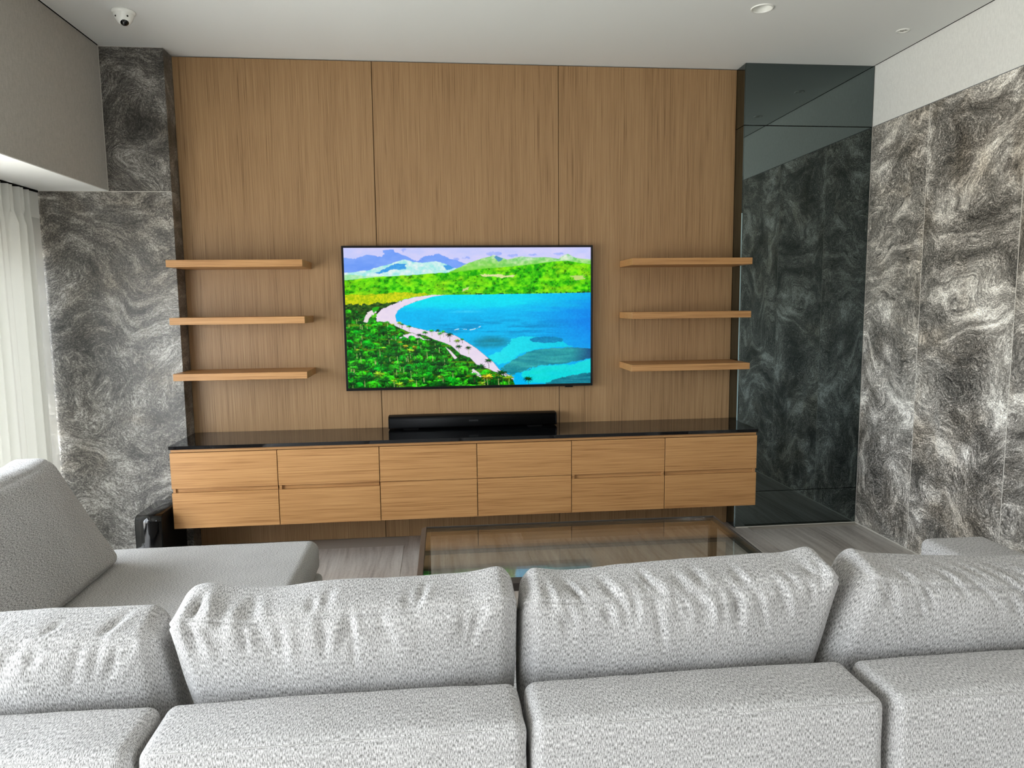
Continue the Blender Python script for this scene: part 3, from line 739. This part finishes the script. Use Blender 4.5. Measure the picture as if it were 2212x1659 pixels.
# ------------------------------------------------------------------ subwoofer by the granite wall
sw = tag(empty('subwoofer', (-1.944, -0.395, 0)), 'glossy black subwoofer on the floor beside the granite wall', 'subwoofer')
def rrect(w, h, r, n=8, cx=0.0, cz=0.0):
    p = []
    for sx, sz, a0 in ((1, 1, 0), (-1, 1, 90), (-1, -1, 180), (1, -1, 270)):
        for k in range(n + 1):
            a = math.radians(a0 + 90.0 * k / n); p.append((cx + sx * (w / 2 - r) + r * math.cos(a), cz + sz * (h / 2 - r) + r * math.sin(a)))
    return p
prism('body', rrect(0.39, 0.375, 0.045, 8, 0.0, 0.1985), 'x', -0.072, 0.072, 'black_gloss', sw, True)
prism('side_trim', rrect(0.386, 0.371, 0.043, 8, 0.0, 0.1985), 'x', -0.0765, -0.072, 'black', sw, True)
prism('side_trim', rrect(0.386, 0.371, 0.043, 8, 0.0, 0.1985), 'x', 0.072, 0.0765, 'black', sw, True)
for sy in (-1, 1): box('foot', -0.05, 0.05, sy * 0.13 - 0.02, sy * 0.13 + 0.02, 0.0, 0.012, 'dark', sw)

# ------------------------------------------------------------------ coffee table
tb = tag(empty('coffee_table', (0.49, -1.50, 0), math.radians(-0.5)), 'low rectangular glass coffee table with dark bronze frame', 'coffee table')
hx, hy, zt = 0.822, 0.405, 0.412
def bar(name, along, s, mat):
    # cross-section: flat inner lip, chamfer sloping outwards, outer face, underside
    prof = [(-0.026, 0.0), (-0.024, 0.002), (0.0, -0.012), (0.002, -0.014), (0.002, -0.050), (-0.026, -0.050)]
    bm = bmesh.new(); L = hx if along == 'x' else hy; Hh = hy if along == 'x' else hx; rings = []
    for e in (-1, 1):
        r = []
        for d, z in prof:
            o_ = Hh + d; l_ = e * (L + d)
            r.append(bm.verts.new((l_, s * o_, zt + z) if along == 'x' else (s * o_, l_, zt + z)))
        rings.append(r)
    n = len(prof)
    for i in range(n): bm.faces.new((rings[0][i], rings[0][(i + 1) % n], rings[1][(i + 1) % n], rings[1][i]))
    bm.faces.new(rings[0]); bm.faces.new(rings[1])
    bmesh.ops.recalc_face_normals(bm, faces=bm.faces)
    me = bpy.data.meshes.new(name); bm.to_mesh(me); bm.free(); return link(name, me, mat, tb)
for s in (-1, 1): bar('frame_bar', 'x', s, 'bronze'); bar('frame_bar', 'y', s, 'bronze')
ix, iy = hx - 0.026, hy - 0.026
for s in (-1, 1):
    box('glass_rest', -ix, ix, min(s * iy, s * (iy - 0.022)), max(s * iy, s * (iy - 0.022)), zt - 0.03, zt - 0.0135, 'lip', tb)
    box('glass_rest', min(s * ix, s * (ix - 0.022)), max(s * ix, s * (ix - 0.022)), -iy + 0.022, iy - 0.022, zt - 0.03, zt - 0.0135, 'lip', tb)
box('glass_top', -ix + 0.001, ix - 0.001, -iy + 0.001, iy - 0.001, zt - 0.0128, zt - 0.003, 'glass_table', tb)
for sx in (-1, 1):
    for sy in (-1, 1):
        box('leg', min(sx * (hx - 0.004), sx * (hx - 0.044)), max(sx * (hx - 0.004), sx * (hx - 0.044)), min(sy * (hy - 0.004), sy * (hy - 0.034)), max(sy * (hy - 0.004), sy * (hy - 0.034)), 0.0, zt - 0.0505, 'bronze', tb)

# ------------------------------------------------------------------ sofa
def sofa_leg(parent, x, y, z=0.0, h=0.06):
    box('leg', x - 0.03, x + 0.03, y - 0.03, y + 0.03, z, z + h, 'black', parent)
def soft_noise(B, seed, amp, sc):
    return amp * ((fbm(B[:, 0] * sc + 31.7, (B[:, 2] - B[:, 1]) * sc + 11.3, seed, 3)) - 0.5)
YR, YS, ZBK = -3.352, -3.146, 0.655
mods = [(-1.752, -0.897), (-0.884, -0.037), (-0.024, 0.829), (0.850, 1.722)]
mlab = ['grey fabric sofa section at the left corner, nearest the chaise', 'grey fabric sofa section left of centre', 'grey fabric sofa section right of centre', 'grey fabric sofa section at the right end with an arm']
for k, (xa, xb) in enumerate(mods):
    cx = (xa + xb) / 2; w = (xb - xa) / 2
    t = tag(empty('sofa_section', (cx, -2.77, 0)), mlab[k], 'sofa', 'sections of the grey sofa')
    bk = padded('backrest', (w, 0.103, 0.295), 0.03, 0.014, (0.004, 0.004, 0.010), lambda B, h, k=k: soft_noise(B, 40 + k, 0.006, 9.0), None, 'fabric', t)
    bk.location = (0, -3.249 + 2.77, 0.36)
    zz = 0.6545 - 0.008
    tube('seam', [(x, -3.249 - 0.0945 + 2.77, 0.6455) for x in np.linspace(-w + 0.03, w - 0.03, 24)], 0.0016, 'fabric_flat', bk).location = (0, 0.479, -0.36)
    seat = padded('seat_cushion', (w, 0.465, 0.085), 0.035, 0.03, (0, 0, 0.012), lambda B, h, k=k: soft_noise(B, 60 + k, 0.006, 6.0), None, 'fabric', t)
    seat.location = (0, -2.68 + 2.77, 0.274)
    base = padded('base', (w - 0.005, 0.46, 0.062), 0.015, 0.05, (0, 0, 0), None, None, 'fabric_flat', t); base.location = (0, -2.68 + 2.77, 0.123)
    for sx in (-1, 1):
        for y in (-3.25, -2.30): sofa_leg(t, sx * (w - 0.08), y + 2.77)
    if k == 3:
        am = padded('armrest', (0.142, 0.57, 0.282), 0.03, 0.02, (0.003, 0.003, 0.006), lambda B, h: soft_noise(B, 77, 0.004, 8.0), None, 'fabric', t)
        am.location = (1.876 - cx, -2.772 + 2.77, 0.345)

# chaise section at the left
ch = tag(empty('chaise_section', (-1.47, -1.72, 0)), 'grey fabric chaise section beside the curtained window', 'sofa')
cs = padded('seat_cushion', (0.625, 0.475, 0.085), 0.05, 0.02, (0.004, 0.004, 0.016), lambda B, h: soft_noise(B, 91, 0.008, 5.0), None, 'fabric_flat', ch, True); cs.location = (0, 0, 0.336)
bs = padded('base', (0.630, 0.478, 0.085), 0.025, 0.04, (0, 0, 0), None, None, 'fabric_flat', ch, True); bs.location = (0.004, -0.004, 0.158)
bk = padded('backrest', (0.10, 0.42, 0.29), 0.03, 0.02, (0.004, 0.004, 0.008), None, None, 'fabric', ch); bk.location = (-0.752, -0.06, 0.36)
for sx in (-0.55, 0.55):
    for sy in (-0.4, 0.4): sofa_leg(ch, sx, sy)

# loose back cushions with gathered seams
def wrinkle_disp(wr, seed, seam=0.006, body=0.005):
    def f(B, h):
        x = B[:, 0]; s = (h[2] - B[:, 2]) - (B[:, 1] + h[1])
        d = np.zeros(len(B))
        for x0, s0, L, wd, A, sl in wr:
            A = A * 1.05; u = (x - x0 - sl * (s - s0)) / wd; e = np.exp(-((s - s0) / L) ** 2)
            d += -A * np.exp(-u * u) * e + 0.35 * A * np.exp(-(u - 1.9) ** 2) * e
        d -= seam * np.exp(-(s / 0.006) ** 2) - 0.6 * seam * np.exp(-((s + 0.004) / 0.016) ** 2)
        ed = np.exp(-((s - 0.03) / 0.07) ** 2)
        d += ed * 0.004 * (fbm(x * 26, s * 6, seed, 2) - 0.5) * 2
        d += body * (fbm(x * 5 + 3.3, (B[:, 2] - B[:, 1]) * 5, seed + 3, 3) - 0.5) * 2
        return d
    return f
def corner_warp(tl, tr, bl, br, bumps=()):
    def f(X, u):
        a = (u[:, 0] + 1) / 2; b = (u[:, 2] + 1) / 2
        dx = (tl[0] * (1 - a) + tr[0] * a) * b + (bl[0] * (1 - a) + br[0] * a) * (1 - b)
        dz = (tl[1] * (1 - a) + tr[1] * a) * b + (bl[1] * (1 - a) + br[1] * a) * (1 - b)
        for c, wd, A in bumps: dz = dz + A * np.exp(-((u[:, 0] - c) / wd) ** 2) * b ** 3
        X = X.copy(); X[:, 0] += dx; X[:, 2] += dz; return X
    return f
def rand_wr(seed, n, hw, lean=0.0, extra=()):
    r = np.random.RandomState(seed); out = list(extra)
    for k in range(n):
        x0 = r.uniform(-hw + 0.05, hw - 0.05); below = r.rand() < 0.6
        out.append((x0, r.uniform(0.03, 0.07) if below else r.uniform(-0.07, -0.02), r.uniform(0.02, 0.045), r.uniform(0.007, 0.014), r.uniform(0.0035, 0.008), lean + r.uniform(-0.25, 0.25)))
    return out
TILT = math.radians(12)
def back_cushion(label, cx, hw, cz, wr, warp, seed, yaw=0.0, cy=-2.996, hz=0.222):
    h = (hw, 0.088, hz)
    o = padded('back_cushion', h, 0.042, (0.006, 0.012, 0.006), (0.012, 0.030, 0.010), wrinkle_disp(wr, seed), warp, 'fabric', None)
    o.location = (cx, cy, cz); o.rotation_euler = (TILT, 0, yaw)
    return tag(o, label, 'cushion', 'loose back cushions of the grey sofa')
back_cushion('loose grey back cushion at the far left of the row', -1.352, 0.425, 0.610,
    rand_wr(1, 26, 0.42, -0.5, [(0.02, 0.00, 0.05, 0.013, 0.009, -0.7), (-0.02, -0.03, 0.04, 0.012, 0.008, -0.8), (0.10, 0.03, 0.05, 0.012, 0.006, -0.6), (0.25, 0.05, 0.05, 0.012, 0.005, -0.3)]),
    corner_warp((0, 0.0), (-0.012, 0.0), (0, 0), (0.03, 0)), 11, 0.02, -2.996, 0.212)
back_cushion('loose grey back cushion left of centre with puckered left corner', -0.462, 0.424, 0.634,
    rand_wr(2, 30, 0.42, 0.0, [(-0.36, -0.02, 0.06, 0.016, 0.013, 0.1), (-0.30, 0.0, 0.06, 0.016, 0.010, -0.1), (-0.375, 0.04, 0.05, 0.012, 0.009, 0.1), (0.012, 0.055, 0.055, 0.010, 0.011, 0.05), (-0.16, 0.07, 0.05, 0.014, 0.008, 0.0), (-0.22, -0.03, 0.05, 0.013, 0.008, 0.2)]),
    corner_warp((-0.008, 0.008), (0.004, 0.014), (0.055, 0), (-0.012, 0), ((-0.85, 0.12, 0.014), (0.93, 0.16, 0.018), (-0.45, 0.2, -0.008))), 12)
back_cushion('loose grey back cushion right of centre with long vertical creases', 0.426, 0.430, 0.640,
    rand_wr(3, 32, 0.42, 0.35, [(-0.08, 0.07, 0.06, 0.011, 0.009, 0.25), (0.13, 0.05, 0.06, 0.010, 0.009, 0.3), (0.20, 0.06, 0.05, 0.010, 0.008, 0.4), (0.26, 0.03, 0.05, 0.010, 0.007, 0.45), (0.37, -0.03, 0.05, 0.014, 0.009, -0.1), (-0.37, -0.02, 0.05, 0.012, 0.008, 0.1), (-0.2, -0.03, 0.05, 0.012, 0.008, 0.4)]),
    corner_warp((-0.004, -0.002), (-0.006, 0.030), (-0.004, 0), (-0.080, 0), ((0.9, 0.10, 0.012), (-0.93, 0.14, 0.016))), 13)
back_cushion('loose grey back cushion at the right end beside the arm', 1.310, 0.422, 0.612,
    rand_wr(4, 22, 0.40, 0.7, [(0.10, -0.02, 0.06, 0.013, 0.009, 0.9), (0.02, -0.02, 0.06, 0.013, 0.008, 0.9), (-0.08, -0.01, 0.06, 0.013, 0.008, 0.8), (0.16, 0.05, 0.06, 0.013, 0.009, 0.8), (0.24, 0.04, 0.06, 0.013, 0.008, 0.8), (-0.16, -0.02, 0.05, 0.012, 0.007, 0.7), (-0.30, -0.03, 0.03, 0.014, 0.010, 0.5)]),
    corner_warp((0.020, 0.060), (0.0, -0.004), (-0.10, 0), (0.0, 0), ((-0.93, 0.09, 0.012), (-0.1, 0.45, -0.012))), 14, 0.0, -2.996, 0.212)
# cushion on the chaise, facing the room from the window side
def lean_warp(X, u):
    X = X.copy(); X[:, 1] += 0.49 * X[:, 2] + 0.02 * (u[:, 2] + 1) * np.abs(u[:, 0]) ** 3; X[:, 2] += 0.012 * np.exp(-((u[:, 0] - 0.9) / 0.25) ** 2) * (u[:, 2] > 0) * u[:, 2]
    return X
o = padded('back_cushion', (0.45, 0.088, 0.243), 0.045, (0.010, 0.014, 0.010), (0.012, 0.028, 0.012),
    wrinkle_disp([(x, -0.01, 0.06, 0.013, 0.005, 0.3) for x in (-0.3, -0.2, -0.12, -0.03, 0.08, 0.2, 0.28)], 15, 0.004, 0.006), lean_warp, 'fabric', None, True)
o.rotation_euler = (0, 0, math.radians(90) + 0.02)
o.location = (-1.888, -1.95, 0.684)
tag(o, 'large smooth grey back cushion leaning on the chaise below the curtain', 'cushion', 'loose back cushions of the grey sofa')

# ------------------------------------------------------------------ sheer curtain
def curtain():
    t = tag(empty('sheer_curtain', (-2.64, -0.75, 0)), 'white sheer pleated curtain in front of the left window', 'curtain')
    ny, nz = 420, 60
    ys = np.linspace(-0.150, -1.0, ny); zs = np.concatenate([np.linspace(0.012, 2.14, nz - 16), np.linspace(2.155, ZB - 0.012, 16)])
    Yg, Zg = np.meshgrid(ys, zs, indexing='ij')
    d = -(Yg + 0.158)
    ph = 2 * math.pi * (d - 0.075) / 0.115 + 1.6 * np.sin(d * 3.1)
    start = np.clip((d - 0.085) / 0.04, 0, 1)
    hd_ = np.clip((Zg - 2.10) / 0.08, 0, 1)
    body = 0.040 * np.sin(ph) + 0.016 * np.sin(ph * 2.3 + 1.3 + 0.3 * Zg) + 0.010 * np.sin(ph * 0.37 + Zg * 0.8)
    head = 0.011 * (2 / math.pi) * np.arcsin(np.sin(ph * 3.0)) + 0.018 * np.sin(ph) + 0.012
    x = (body * (1 - hd_) + head * hd_) * start + 0.010 * (1 - start)
    lean = 0.05 * (1 - Zg / 2.3) * 0
    V = np.stack([x + lean, Yg + 0.75 + 0.012 * np.cos(ph) * (1 - hd_) * start, Zg], -1).reshape(-1, 3)
    idx = np.arange(ny * nz).reshape(ny, nz)
    F = np.stack([idx[:-1, :-1], idx[1:, :-1], idx[1:, 1:], idx[:-1, 1:]], -1)
    Zf = Zg[:-1, :-1].ravel() >= 2.15; hem = (d[:-1, :-1].ravel() < 0.09) & ~Zf
    F = F.reshape(-1, 4)
    for nm, sel in (('drape', ~Zf & ~hem), ('edge_hem', hem), ('pleat_heading', Zf)):
        me = bpy.data.meshes.new(nm); ff = F[sel]; used, inv = np.unique(ff, return_inverse=True); inv = inv.reshape(ff.shape)
        me.from_pydata([tuple(v) for v in V[used]], [], inv.tolist()); me.update()
        for p in me.polygons: p.use_smooth = True
        link(nm, me, 'hem' if nm == 'edge_hem' else 'curtain', t)
    box('track', -0.02, 0.02, -8.7 + 0.75, -0.16 + 0.75, ZB - 0.011, ZB - 0.0005, 'dark', t)
curtain()
